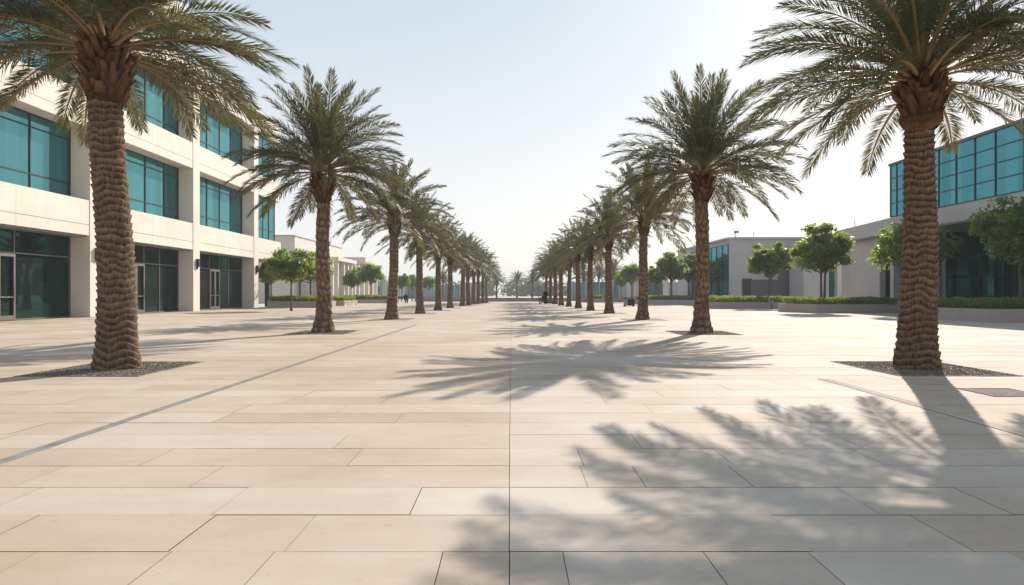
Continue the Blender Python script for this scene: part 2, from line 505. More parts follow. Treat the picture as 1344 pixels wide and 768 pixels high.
# tree pits
near_pit = 0
for (xa, xb, ya, yb) in PITS:
    o = MB(); e = 0.03
    o.box(xa, xb, ya, ya+e, -0.004, 0.010).box(xa, xb, yb-e, yb, -0.004, 0.010)
    o.box(xa, xa+e, ya+e, yb-e, -0.004, 0.0098).box(xb-e, xb, ya+e, yb-e, -0.004, 0.0098)
    structure(o.build('pit_edging', M['drain']))
    structure(MB().quad((xa+e,ya+e,0.005),(xb-e,ya+e,0.005),(xb-e,yb-e,0.005),(xa+e,yb-e,0.005)).build('tree_pit', M['gravel']))
    near_pit += 1
    if near_pit <= 4:
        nr = np.random.RandomState(near_pit); n = 4200 if near_pit <= 2 else 2000
        c = np.stack([nr.uniform(xa+.04, xb-.04, n), nr.uniform(ya+.04, yb-.04, n), np.full(n, 0.010)], 1)
        s = nr.uniform(0.007, 0.018, n)[:, None]
        octv = np.array([[1,0,0],[0,1,0],[-1,0,0],[0,-1,0],[0,0,.7],[0,0,-.5]])
        octf = np.array([[0,1,4],[1,2,4],[2,3,4],[3,0,4],[1,0,5],[2,1,5],[3,2,5],[0,3,5]])
        vv = c[:, None, :] + octv[None]*s[:, :, None]*nr.uniform(.6, 1.3, (n, 6, 1))
        ff = (octf[None] + np.arange(n)[:, None, None]*6).reshape(-1, 3)
        go = np_obj('gravel', vv.reshape(-1, 3), ff, M['gravel'])
        tag(go, 'loose grey brown gravel around the foot of the %s palm' % ['nearest left','nearest right','second left','second right'][near_pit-1], 'gravel', kind='stuff')

# ------------------------------------------------------------------ left office building
bx0, SB = -21.2, 1.0     # facade line, window setback
ob = empty('office_building', (-26, 38, 0), 'large cream stone office block with deep set teal window bays on the left', 'building')
PB = [13.0, 24.1, 35.2, 46.3, 57.0]        # far edges of the piers (start of next bay)
PIERW = 0.95
Z = dict(a0=4.1, a1=5.85, b0=9.5, b1=11.2, c0=14.8, c1=16.3)
END = 62.6
rb = random.Random(3)
# core volume behind the windows
MB().box(-40, bx0-SB-0.25, 12, 57, 0.0, 16.0).box(-40, bx0-SB-0.25, 57, END-0.6, 4.3, 16.0).build('core_wall', M['stone'], ob)
for pb in PB:
    o = MB()
    o.box(bx0-SB-0.2, bx0+0.03, pb-PIERW, pb, -0.0, 16.3)
    o.build('pier', M['stone'], ob, bevel=0.015)
# spandrels: two courses with a thin shadow groove, vertical panel joints
def course(o, ya, yb, z0, z1, x1, njoint):
    L = (yb-ya)/njoint
    for i in range(njoint):
        o.box(x1-0.10, x1, ya+i*L+(0.008 if i else 0), ya+(i+1)*L-(0.008 if i < njoint-1 else 0), z0, z1)
spans = [(PB[i], PB[i+1]-PIERW) for i in range(4)] + [(PB[4], END)]
for (ya, yb) in spans:
    nj = 2 if yb-ya > 8 else 1
    for (z0, zg, z1) in ((Z['a0'], Z['a0']+0.52, Z['a1']), (Z['b0'], Z['b0']+0.5, Z['b1']), (Z['c0'], Z['c0']+0.45, Z['c1'])):
        o = MB()
        o.box(bx0-SB-0.2, bx0-0.13, ya+0.002, yb-0.002, z0, z1)
        course(o, ya+0.002, yb-0.002, z0, zg-0.012, bx0, nj)
        course(o, ya+0.002, yb-0.002, zg+0.012, z1, bx0, nj)
        o.box(bx0-0.13, bx0-0.10, ya+0.003, yb-0.003, z0+.003, z1-.003)
        o.build('spandrel', M['stone'], ob)
MB().box(-40, bx0+0.06, 12, END+0.1, 16.3, 16.5).build('parapet_cap', M['stone'], ob, bevel=0.02)
# windows of the upper floors
gx = bx0-SB
def window(ya, yb, z0, z1, vs, zt, zb, glass='glass_teal', fw=0.05, fm='frame_dark'):
    w = MB().box(gx-0.04, gx, ya, yb, z0, z1).build('window', M[glass], ob)
    o = MB()
    for t in vs: o.box(gx-0.02, gx+0.05, ya+t*(yb-ya)-fw/2, ya+t*(yb-ya)+fw/2, z0, z1)
    for zz in (zt, zb):
        if zz: o.box(gx-0.01, gx+0.042, ya, yb, zz-0.03, zz+0.03)
    o.box(gx-0.01, gx+0.06, ya, yb, z0, z0+0.06).box(gx-0.01, gx+0.06, ya, yb, z1-0.06, z1)
    o.box(gx-0.015, gx+0.065, yb-0.08, yb, z0, z1)
    o.build('frame', M[fm], w)
    return w
VS = [[0.12, 0.45, 0.78], [0.1, 0.3, 0.5, 0.72], [0.14, 0.36, 0.6, 0.82], [0.12, 0.34, 0.56, 0.78]]
for bi, (ya, yb) in enumerate(spans):
    for (z0, z1) in ((Z['a1'], Z['b0']), (Z['b1'], Z['c0'])):
        if bi == 4:
            w = MB().box(bx0-0.45, bx0-0.41, ya, yb-0.5, z0, z1).box(bx0-6, bx0-0.45, yb-0.54, yb-0.5, z0, z1).build('window', M['glass_teal'], ob)
            o = MB()
            for t in (0.15, 0.42, 0.7, 0.99): o.box(bx0-0.42, bx0-0.36, ya+t*(yb-.5-ya)-.025, ya+t*(yb-.5-ya)+.025, z0, z1)
            for zz in (z0+0.9, z1-0.7): o.box(bx0-0.42, bx0-0.37, ya, yb-0.5, zz-.025, zz+.025)
            o.build('frame', M['frame_dark'], w)
        else:
            window(ya, yb-0.003, z0, z1, VS[bi], z1-0.62, z0+0.85)
# ground floor shop-front glazing with doors
GV = [[0.2, 0.45, 0.7], [0.25, 0.62], [0.22, 0.40, 0.58, 0.76], [0.2, 0.38, 0.55, 0.72]]
DO = [(0.45, 0.70), (0.42, 0.62), (0.40, 0.58), (0.38, 0.55)]
for bi, (ya, yb) in enumerate(spans[:4]):
    w = window(ya, yb-0.003, 0.0, Z['a0'], GV[bi], 3.0, None, 'glass_dark', 0.06, 'frame_metal')
    L = yb-ya
    da, db = ya+DO[bi][0]*L, ya+DO[bi][1]*L
    for (p, q) in ((da, (da+db)/2), ((da+db)/2, db)):
        o = MB(); x = gx+0.055
        o.box(x, x+.05, p+.01, p+.11, 0.02, 2.95).box(x, x+.05, q-.11, q-.01, 0.02, 2.95)
        o.box(x, x+.048, p+.11, q-.11, 0.02, 0.22).box(x, x+.048, p+.11, q-.11, 2.82, 2.95)
        o.box(x+.002, x+.046, p+.11, q-.11, 1.0, 1.06)
        d = o.build('door', M['frame_metal'], ob)
        MB().cyl(x+.10, q-.16, 0.85, 1.5, 0.018, 8).box(x+.04, x+.10, q-.17, q-.15, 0.9, 0.93).box(x+.04, x+.10, q-.17, q-.15, 1.42, 1.45).build('handle', M['frame_metal'], d)
    # soffit lip above glazing, sill strip
    MB().box(gx+0.06, bx0-0.14, ya+.003, yb-.003, Z['a0']-0.09, Z['a0']-0.003).build('soffit', M['soffit'], ob)
# wall lamps on piers
for pb in PB[1:]:
    o = MB()
    y = pb-PIERW/2
    o.box(bx0+0.03, bx0+0.20, y-0.08, y+0.08, 2.95, 3.45).box(bx0+0.03, bx0+0.12, y-.05, y+.05, 2.8, 2.95).box(bx0+0.03, bx0+0.24, y-.10, y+.10, 3.45, 3.50)
    o.build('wall_lamp', M['black'], ob, bevel=0.01)
# lobby glass and dark door under the overhang at the far end
w = MB().box(bx0-4.0, bx0-3.95, 57.0, 60.5, 0, 4.2).build('window', M['glass_dark'], ob)
MB().box(bx0-3.95, bx0-3.9, 57.6, 57.68, 0, 4.2).box(bx0-3.95, bx0-3.9, 58.9, 58.98, 0, 4.2).box(bx0-3.95, bx0-3.9, 57.0, 60.5, 2.9, 2.97).build('frame', M['frame_dark'], w)
MB().box(-40, bx0-0.05, 57.0, END-0.1, 4.0, 4.094).build('soffit', M['soffit'], ob)
MB().box(bx0-0.75, bx0-0.4, 60.6, 60.95, 0, 4.0).build('column', M['frame_dark'], ob)
# set-back top storey over the first bays with rounded front corner
o = MB()
pts = [(-36, 14), (bx0-0.3, 14)]
for a in range(0, 91, 15):
    pts.append((bx0-1.5+1.2*math.cos(R(a)), 44.8+1.2*math.sin(R(a))))
pts.append((-36, 46.0))
o.prism(pts, 18.2, 20.1)
o.build('upper_parapet', M['stone'], ob)
ip = [(-35.8, 14.2), (bx0-0.9, 14.2), (bx0-0.9, 45.2), (-35.8, 45.2)]
w = MB().prism(ip, 16.5, 18.2).build('window', M['glass_teal'], ob)
for k in range(13): MB().box(bx0-0.91, bx0-0.84, 15+k*2.5, 15.06+k*2.5, 16.5, 18.2).build('mullion', M['frame_dark'], w)

# ------------------------------------------------------------------ far left buildings
fb = empty('block_building', (-32, 98, 0), 'plain windowless beige block with a flat roof beyond the office', 'building')
MB().box(-44, -26.9, 84.5, 108, 0, 8.3).build('wall', M['stone_far'], fb, bevel=0.04)
MB().box(-44.1, -26.8, 84.4, 108.1, 8.3, 8.42).build('roof_edge', M['stone_grey'], fb)
MB().cyl(-27.6, 104, 8.42, 9.8, 0.05, 6).build('roof_pole', M['pole'], fb)
cb = empty('colonnade_building', (-26, 104, 0), 'low pale building with a row of white vertical fins and flat roof', 'building')
MB().box(-26.6, -25.2, 86, 121, 0, 5.6).build('wall', M['stone_grey'], cb)
MB().box(-26.7, -23.4, 92, 103, 5.6, 6.1).box(-26.7, -23.2, 108, 121, 5.9, 6.9).build('roof_slab', M['stone_far'], cb)
for k, yy in enumerate([87.5, 90.6, 93.2, 96.6, 99.0, 101.2, 103.5, 106, 109.5, 113, 116.5, 120]):
    MB().box(-25.2, -23.7, yy-.25, yy+.25, 0, 5.6 if yy < 107 else 5.9).build('fin', M['stone_far'], cb)
for yy in (88.9, 94.6, 104.8, 111.0):
    w = MB().box(-25.2, -25.15, yy-.7, yy+.7, 0.2, 4.2).build('window', M['glass_dark'], cb)
gf = empty('glass_pavilion', (-23, 140, 0), 'low blue glass screen building behind the left palms', 'building')
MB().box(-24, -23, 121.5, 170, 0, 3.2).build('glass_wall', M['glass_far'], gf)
for k in range(24): MB().box(-23.0, -22.9, 122+k*2, 122.12+k*2, 0, 3.3).build('mullion', M['stone_far'], gf)
gf2 = empty('glass_pavilion', (-15, 150, 0), 'pale grey panelled screen building at the far left end of the plaza', 'building')
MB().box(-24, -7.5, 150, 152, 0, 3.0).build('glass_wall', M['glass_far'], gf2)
for k in range(14): MB().box(-23+k*1.15, -22.88+k*1.15, 149.9, 150, 0, 3.1).build('mullion', M['stone_far'], gf2)

# ------------------------------------------------------------------ right buildings
hb = empty('hall_building', (30, 76, 0), 'grey windowless hall with a teal glass side beyond the right palms', 'building')
fy = 70.0
MB().box(22.35, 45, fy, fy+22, 0, 6.75).build('wall', M['stone_grey'], hb)
MB().prism([(22.15, fy+22.2), (22.15, fy+.25), (22.75, fy-.2), (45.2, fy-.2), (45.2, fy+22.2)], 6.75, 6.95).build('roof_edge', M['stone_grey'], hb)
w = MB().box(22.30, 22.345, fy+0.4, fy+15, 0.1, 6.3).build('window', M['glass_blue'], hb)
o = MB()
for k in range(8): o.box(22.24, 22.31, fy+.4+k*2, fy+.47+k*2, 0.1, 6.3)
for zz in (2.2, 4.3, 6.25): o.box(22.25, 22.31, fy+.4, fy+15, zz-.04, zz+.04)
o.build('frame', M['frame_dark'], w)
MB().box(23.6, 24.55, fy-.05, fy-.002, 0, 2.7).build('door', M['frame_dark'], hb)
MB().box(24.6, 27.2, fy-.04, fy-.002, 0, 2.6).box(27.24, 31.5, fy-.06, fy-.002, 0, 5.0).build('service_gate', M['panel_grey'], hb)
MB().box(26.3, 31.6, fy-.5, fy-.07, 4.75, 5.05).build('canopy', M['stone_grey'], hb)
cmo = MB(); cmo.cyl(22.95, fy+.2, 6.95, 7.45, 0.04, 6).box(22.85, 23.3, fy+.1, fy+.3, 7.4, 7.6)
cmo.build('roof_camera', M['pole'], hb)
MB().cyl(25.0, fy+.6, 6.95, 7.6, 0.03, 6).build('antenna', M['pole'], hb)

lb = empty('link_building', (33, 67, 0), 'pale grey link block with narrow pilasters between hall and glass corner building', 'building')
MB().box(28.2, 40, 66, 69.4, 0, 6.3).build('wall', M['stone_grey'], lb)
MB().box(30.65, 31.15, 65.94, 65.998, 0, 5.0).build('window', M['glass_dark'], lb)
MB().box(31.3, 31.8, 65.7, 65.998, 0, 5.9).build('pilaster', M['stone_far'], lb)
MB().box(33.2, 38, 66.6, 69, 6.3, 7.3).build('roof_box', M['wallpale'], lb)
MB().cyl(33.9, 67.5, 7.3, 8.5, 0.03, 6).build('antenna', M['pole'], lb)

rbld = empty('corner_building', (30, 38, 0), 'modern building with teal curtain glass box above a pale fascia on the right', 'building')
X0 = 24.0
# fascia slab, kinks in towards its far end
MB().prism([(X0, 20), (X0, 43.5), (X0+1.0, 52.5), (45, 52.5), (45, 20)][::-1], 5.05, 6.0).build('fascia', M['stone_grey'], rbld, bevel=0.03)
MB().prism([(X0+.05, 20.05), (X0+.05, 43.5), (X0+1.05, 52.4), (44.9, 52.4), (44.9, 20.05)][::-1], 4.98, 5.047).build('soffit', M['soffit'], rbld)
# glass box upper volume
gb = MB().box(X0+.02, 42, 20, 43.3, 6.0, 9.25).build('curtain_wall', M['glass_blue'], rbld)
o = MB()
yy = 43.3
ks = [43.3, 42.6, 40.5, 38.4, 36.9, 35.4, 33.9, 32.0, 30.1, 28.2, 26.2, 24.2, 22.2, 20.2]
for q in ks: o.box(X0-.03, X0+.03, q-.025, q+.02, 6.0, 9.25)
for zz in (6.03, 6.85, 7.65, 8.45): o.box(X0-.025, X0+.03, 20, 43.33, zz-.02, zz+.02)
o.box(X0, 42, 43.3, 43.36, 9.1, 9.2)
o.build('frame', M['frame_dark'], gb)
MB().box(X0-.08, 42.1, 19.9, 43.4, 9.25, 9.4).build('roof_edge', M['panel_grey'], rbld)
# walls under the fascia
MB().box(X0+1.1, X0+1.5, 46.6, 52.0, 0, 4.98).build('wall', M['stone_grey'], rbld)
MB().box(X0+1.5, 44, 51.6, 52.0, 0, 4.98).build('wall', M['stone_grey'], rbld)
gl = MB().box(X0+3.0, X0+3.05, 43.0, 51.5, 0, 4.98).build('window', M['glass_far'], rbld)
MB().box(X0+2.93, X0+3.0, 45.5, 45.9, 0, 3.6).box(X0+2.93, X0+3.0, 44.2, 44.25, 0, 4.98).build('frame', M['frame_dark'], gl)
for yy in (45.2, 43.6, 42.4):
    MB().box(X0+1.1, X0+1.55, yy-.28, yy+.12, 0, 4.98).build('column', M['stone_grey'], rbld)
w = MB().box(X0+4.2, X0+4.25, 18, 43.2, 0, 4.98).box(X0+2.9, X0+4.2, 42.3, 42.35, 0, 4.98).build('window', M['glass_recess'], rbld)
o = MB()
for k in range(13): o.box(X0+4.12, X0+4.2, 18.5+k*2.05, 18.6+k*2.05, 0, 4.98)
for zz in (3.5, 2.2): o.box(X0+4.13, X0+4.19, 18, 43.2, zz-.04, zz+.04)
o.build('frame', M['frame_dark'], w)

# far right low panelled screen
ps = empty('panel_building', (14, 118, 0), 'long low blue grey panelled building behind the right hand palms', 'building')
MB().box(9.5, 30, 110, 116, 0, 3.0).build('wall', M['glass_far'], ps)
for k in range(19): MB().box(9.6+k*1.1, 9.72+k*1.1, 109.9, 110, 0, 3.15).build('mullion', M['stone_grey'], ps)
pe = empty('panel_building', (21, 92, 0), 'small pale flat roofed annex with glass front left of the grey hall', 'building')
MB().box(17.8, 22.0, 96, 106, 0, 3.6).build('wall', M['stone_grey'], pe)
MB().box(18.1, 21.2, 95.94, 95.998, 0.2, 2.9).build('window', M['glass_far'], pe)

# boundary wall at the far end
MB_ = MB()
MB_.box(-14, 8, 98, 98.4, 0, 0.55)
tag(MB_.build('boundary_wall', M['pinkwall']), 'low brownish boundary wall closing the far end of the plaza between the palm rows', 'wall')
tag(MB().box(8.6, 16.6, 90, 90.4, 0, 0.5).build('boundary_wall', M['pinkwall']), 'low brownish wall behind the right hand palm trunks left of the black cart', 'wall')

# ------------------------------------------------------------------ foliage helpers
def leaf_cloud(rs, centers, radii, n_each, size, flat=0.6, up=0.3):
    """elongated leaf quads on fuzzy shells around clump centres"""
    V = []; T = []
    for (c, rad) in zip(centers, radii):
        n = n_each
        d = rs.normal(size=(n, 3)); d /= np.linalg.norm(d, axis=1)[:, None]
        rr = rs.uniform(0.1, 1.55, n)**0.75
        p = np.array(c) + d*rr[:, None]*np.array([rad, rad, rad*flat])
        nrm = d*0.6 + rs.normal(size=(n, 3))*0.5 + np.array([0, 0, up]); nrm /= np.linalg.norm(nrm, axis=1)[:, None]
        a = np.cross(nrm, rs.normal(size=(n, 3))); a /= np.linalg.norm(a, axis=1)[:, None]
        b = np.cross(nrm, a)
        s = size*rs.uniform(0.6, 1.3, n)[:, None]
        q = np.stack([p-a*s, p+b*s*0.42, p+a*s, p-b*s*0.42], 1)
        V.append(q.reshape(-1, 3))
        T.append(np.repeat(np.clip(rs.normal(0.45, 0.2, n), 0, 1), 4))
    V = np.concatenate(V); T = np.concatenate(T)
    return V, np.arange(len(V)).reshape(-1, 4), T

def make_tree(seed, H, width, z0, label, group, loc, leaf=0.13, dens=1.0, stems=1, rootless=False):
    rs = np.random.RandomState(seed); rr = random.Random(seed)
    root = empty('tree', loc, label, 'tree', group)
    hw = width/2; zc = (H+z0)/2; hz = (H-z0)/2
    cs, rads = [], []
    ncl = 84
    hw = hw*1.06
    for i in range(ncl):
        for _ in range(50):
            d = rs.normal(size=3); d /= np.linalg.norm(d)
            t = rs.uniform(0.30, 0.95)
            p = np.array([d[0]*hw*t, d[1]*hw*t, zc+d[2]*hz*t])
            # pear: narrower top
            k = (p[2]-z0)/(H-z0)
            if math.hypot(p[0], p[1]) < hw*(1.0-0.55*max(0, k-0.45))*0.85: break
        cs.append(p); rads.append(rs.uniform(0.09, 0.21)*width*0.66)
    V, F, T = leaf_cloud(rs, cs, rads, int(84*dens), leaf*1.12, 0.6)
    V = V + 0
    np_obj('crown', V, F, M['leaf'], root, attr=T)
    o = MB()
    for s in range(stems):
        off = (s-(stems-1)/2)*0.16
        base = Vector((off, 0, -0.02)); top = Vector((off*1.6, rr.uniform(-.05, .05), z0+0.35*hz))
        r0 = width*0.022
        o.tube([base, base.lerp(top, 0.12), base.lerp(top, 0.5)+Vector((rr.uniform(-.04, .04), 0, 0)), top], [r0*1.5, r0, r0*0.85, r0*0.6], 8)
        for c in cs[s::stems][:14]:
            c = Vector(c)
            st = base.lerp(top, rr.uniform(0.75, 1.0))
            o.tube([st, st.lerp(c, .5)+Vector((0, 0, -.08)), c], [r0*0.45, r0*0.3, r0*0.12], 5)
    o.v = [(a+loc[0], b_+loc[1], c_+loc[2]) for a, b_, c_ in o.v]
    o.build('trunk', M['bark'], root, smooth=True)
    return root

# ------------------------------------------------------------------ palms
def frond_set(seed, n, L, pairs, lw, emax=86, emin=-32, heart=0.0, custom=None, llen=0.44):
    rs = np.random.RandomState(seed)
    V = []; F = []; MI = []; TN = []
    nv = 0
    for i in range(n):
        t = (i+0.5)/n
        az = i*2.39996 + rs.uniform(-.25, .25)
        e0 = R(emax - (emax-emin)*t**1.0 + rs.uniform(-7, 7))
        Lf = L*rs.uniform(0.88, 1.08)*(0.80 + 0.2*min(1, t*3))*(1.0 if t < 0.85 else 0.88)
        bend = R(26 + 34*math.sin(PI*min(1, t*0.8+0.1)) + rs.uniform(-10, 12))
        if t < 0.25: bend *= 0.5 + t
        if e0 < R(8) and math.sin(az) < -0.45: e0 = R(rs.uniform(8, 26))
        if t < 0.25: Lf *= 1.12
        S = 22
        s = np.linspace(0, 1, S+1)
        pitch = e0 - bend*s**1.25
        hx, hy = math.cos(az), math.sin(az)
        side = np.array([-hy, hx, 0.0])
        curl = rs.uniform(-.22, .22)
        azs = az + curl*s**2
        dirs = np.stack([np.cos(azs)*np.cos(pitch), np.sin(azs)*np.cos(pitch), np.sin(pitch)], 1)
        p0 = np.array([hx*0.10*(0.4+t), hy*0.10*(0.4+t), heart - 0.28*t])
        pts = p0 + np.concatenate([np.zeros((1, 3)), np.cumsum(dirs[:-1]*Lf/S, 0)])
        roll = rs.uniform(-.5, .5)
        # rachis: 4-sided tube
        rad = 0.026*(1-s)**0.8 + 0.004
        rad[0:3] *= np.array([1.7, 1.35, 1.1])
        Ns = np.cross(np.broadcast_to(side, dirs.shape), dirs); Ns /= np.linalg.norm(Ns, axis=1)[:, None]; Ns = -Ns
        Ns = np.where(Ns[:, 2:3] < 0, -Ns, Ns) if abs(e0) < R(80) else Ns
        sd_ = np.cross(dirs, Ns)
        ring = np.stack([pts+sd_*rad[:, None]*1.3, pts+Ns*rad[:, None]*.7, pts-sd_*rad[:, None]*1.3, pts-Ns*rad[:, None]*.7], 1)
        V.append(ring.reshape(-1, 3))
        idx = nv + np.arange(S)[:, None, None]*4
        kk = np.arange(4)
        q = np.stack([kk, (kk+1) % 4, (kk+1) % 4+4, kk+4], 1)[None] + idx
        F.append(q.reshape(-1, 4)); MI.append(np.ones(S*4, int)); TN.append(np.full((S+1)*4, 0.3+0.5*t))
        nv += (S+1)*4
        # leaflets
        m = pairs
        ls = np.linspace(0.20, 0.995, m)
        for sgn in (-1, 1):
            u = np.clip(ls + rs.uniform(-.004, .004, m), 0, 0.9999)
            fi = u*S; i0 = fi.astype(int); fr = (fi-i0)[:, None]
            B = pts[i0]*(1-fr) + pts[i0+1]*fr
            Tn = dirs[i0]; N = Ns[i0]; SD = sd_[i0]*sgn
            cr, sr = math.cos(roll), math.sin(roll)
            N2 = N*cr + sd_[i0]*sr
            SD2 = SD*cr - N*sr*sgn
            a = np.radians(60 - 34*u + rs.uniform(-9, 9, m))[:, None]
            vv = np.radians(rs.choice([32, 12, -6], m) + rs.uniform(-8, 8, m))[:, None]
            ln = llen*(L/3.0)*(np.clip(np.sin(PI*(0.13+0.80*(u-0.2)/0.8)), 0.05, 1)**0.55)*rs.uniform(0.85, 1.12, m)
            ln *= np.clip((u-0.16)/0.08, 0.35, 1)
            D = np.cos(a)*Tn + np.sin(a)*(SD2*np.cos(vv) + N2*np.sin(vv))
            D /= np.linalg.norm(D, axis=1)[:, None]
            PV = np.cross(D, N2); PV /= np.linalg.norm(PV, axis=1)[:, None]
            tw = rs.uniform(-.6, .6, m)[:, None]
            PV = PV*np.cos(tw) + np.cross(D, PV)*np.sin(tw)
            w = lw*rs.uniform(.8, 1.2, m)[:, None]
            mid = B + D*ln[:, None]*0.42 + np.array([0, 0, -0.01])
            tip = B + D*ln[:, None] + np.array([0, 0, -1.0])*(ln[:, None]*(0.05+0.08*t))
            q = np.stack([B, mid+PV*w*.5, tip, mid-PV*w*.5], 1)
            V.append(q.reshape(-1, 3)); F.append(nv + np.arange(m*4).reshape(-1, 4)); nv += m*4
            MI.append(np.zeros(m, int))
            base_t = 0.26 + 0.35*t**2 + rs.uniform(-.12, .12) + (0.4 if (t > 0.9 and rs.rand() < 0.45) else 0)
            TN.append(np.repeat(np.clip(base_t + rs.normal(0, .1, m), 0, 1), 4))
    return np.concatenate(V), np.concatenate(F), np.concatenate(MI), np.concatenate(TN)

def trunk_mesh(seed, H, prof, kind, lean=(0, 0), seg=80, rp=9):
    rs = random.Random(seed)
    pitch = 0.112 if kind == 'rings' else 0.105
    rows = int(H/pitch*rp)
    V = []; T = []
    zs = [H*i/rows for i in range(rows+1)]
    pr_z = [p[0] for p in prof]; pr_r = [p[1] for p in prof]
    sv = seed*7.3
    NPH = 7 if kind == 'rings' else 8
    for i, z in enumerate(zs):
        rb_ = float(np.interp(z, pr_z, pr_r))
        cx = lean[0]*(z/H)**1.4 + 0.02*math.sin(z*1.7+sv); cy = lean[1]*(z/H)**1.4
        for k in range(seg):
            th = 2*PI*k/seg
            ct, st = math.cos(th), math.sin(th)
            if kind == 'rings':
                wob = noise.noise(Vector((ct*1.1+sv, st*1.1, z*1.3)))*0.8 + noise.noise(Vector((ct*2.0+sv, st*2.0, z*4.5)))*0.28 + noise.noise(Vector((ct*20+sv, st*20, z*9)))*0.10
                ph = z/pitch + wob
                row = math.floor(ph); fr = ph-row
                cl = th/(2*PI)*9 + 0.5*(row % 2) + 0.9*math.sin(row*1.3+sv)
                ci = math.floor(cl); ce = abs(cl-ci-0.5)*2
                hsh = math.sin((ci % 9)*12.99+row*78.23+sv)*43758.5; hsh -= math.floor(hsh)
                fr = max(0.0, min(0.999, fr - 0.22*hsh*(1-ce**6)))
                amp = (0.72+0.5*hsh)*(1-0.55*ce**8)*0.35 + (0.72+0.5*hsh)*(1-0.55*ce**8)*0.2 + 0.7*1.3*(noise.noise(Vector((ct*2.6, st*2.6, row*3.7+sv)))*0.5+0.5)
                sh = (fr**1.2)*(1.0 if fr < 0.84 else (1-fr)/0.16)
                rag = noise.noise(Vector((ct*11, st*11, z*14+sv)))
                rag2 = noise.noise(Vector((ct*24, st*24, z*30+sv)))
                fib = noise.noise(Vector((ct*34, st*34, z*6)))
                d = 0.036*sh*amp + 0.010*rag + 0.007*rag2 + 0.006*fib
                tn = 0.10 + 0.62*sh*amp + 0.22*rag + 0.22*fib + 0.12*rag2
            else:
                u = th/(2*PI)*NPH + 0.55*noise.noise(Vector((ct*2, st*2, z*4+sv))) + 0.2*noise.noise(Vector((ct*9, st*9, z*9)))
                vph = z/pitch + 0.55*noise.noise(Vector((ct*2, st*2, z*2+sv))) + 0.3*noise.noise(Vector((ct*5, st*5, z*5+sv)))
                best = 0
                row = math.floor(vph)
                for rr_ in (row, row-1):
                    uu = u + 0.5*(rr_ % 2) + 0.9*math.sin(rr_*2.1)
                    cell = math.floor(uu)
                    fu = abs((uu-cell)-0.5)*2
                    fv = (vph-rr_)/2
                    am = 0.55 + 0.45*math.sin(cell*12.9+rr_*78.2)
                    val = max(0, (1-fu**2.2))*math.sin(PI*min(1, max(0, fv)))**0.6 * (0.45+0.6*fv*2)*am
                    if val > best: best = val
                rag = noise.noise(Vector((ct*8, st*8, z*9+sv)))
                rag2 = noise.noise(Vector((ct*18, st*18, z*24+sv)))
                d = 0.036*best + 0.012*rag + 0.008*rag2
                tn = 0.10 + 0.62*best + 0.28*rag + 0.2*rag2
            r_ = rb_*1.0 + d
            V.append((cx+ct*r_, cy+st*r_, z-0.03)); T.append(min(1, max(0, tn)))
    F = []
    for i in range(rows):
        for k in range(seg):
            a = i*seg+k; b = i*seg+(k+1) % seg
            F.append((a, b, b+seg, a+seg))
    return np.array(V), np.array(F), T

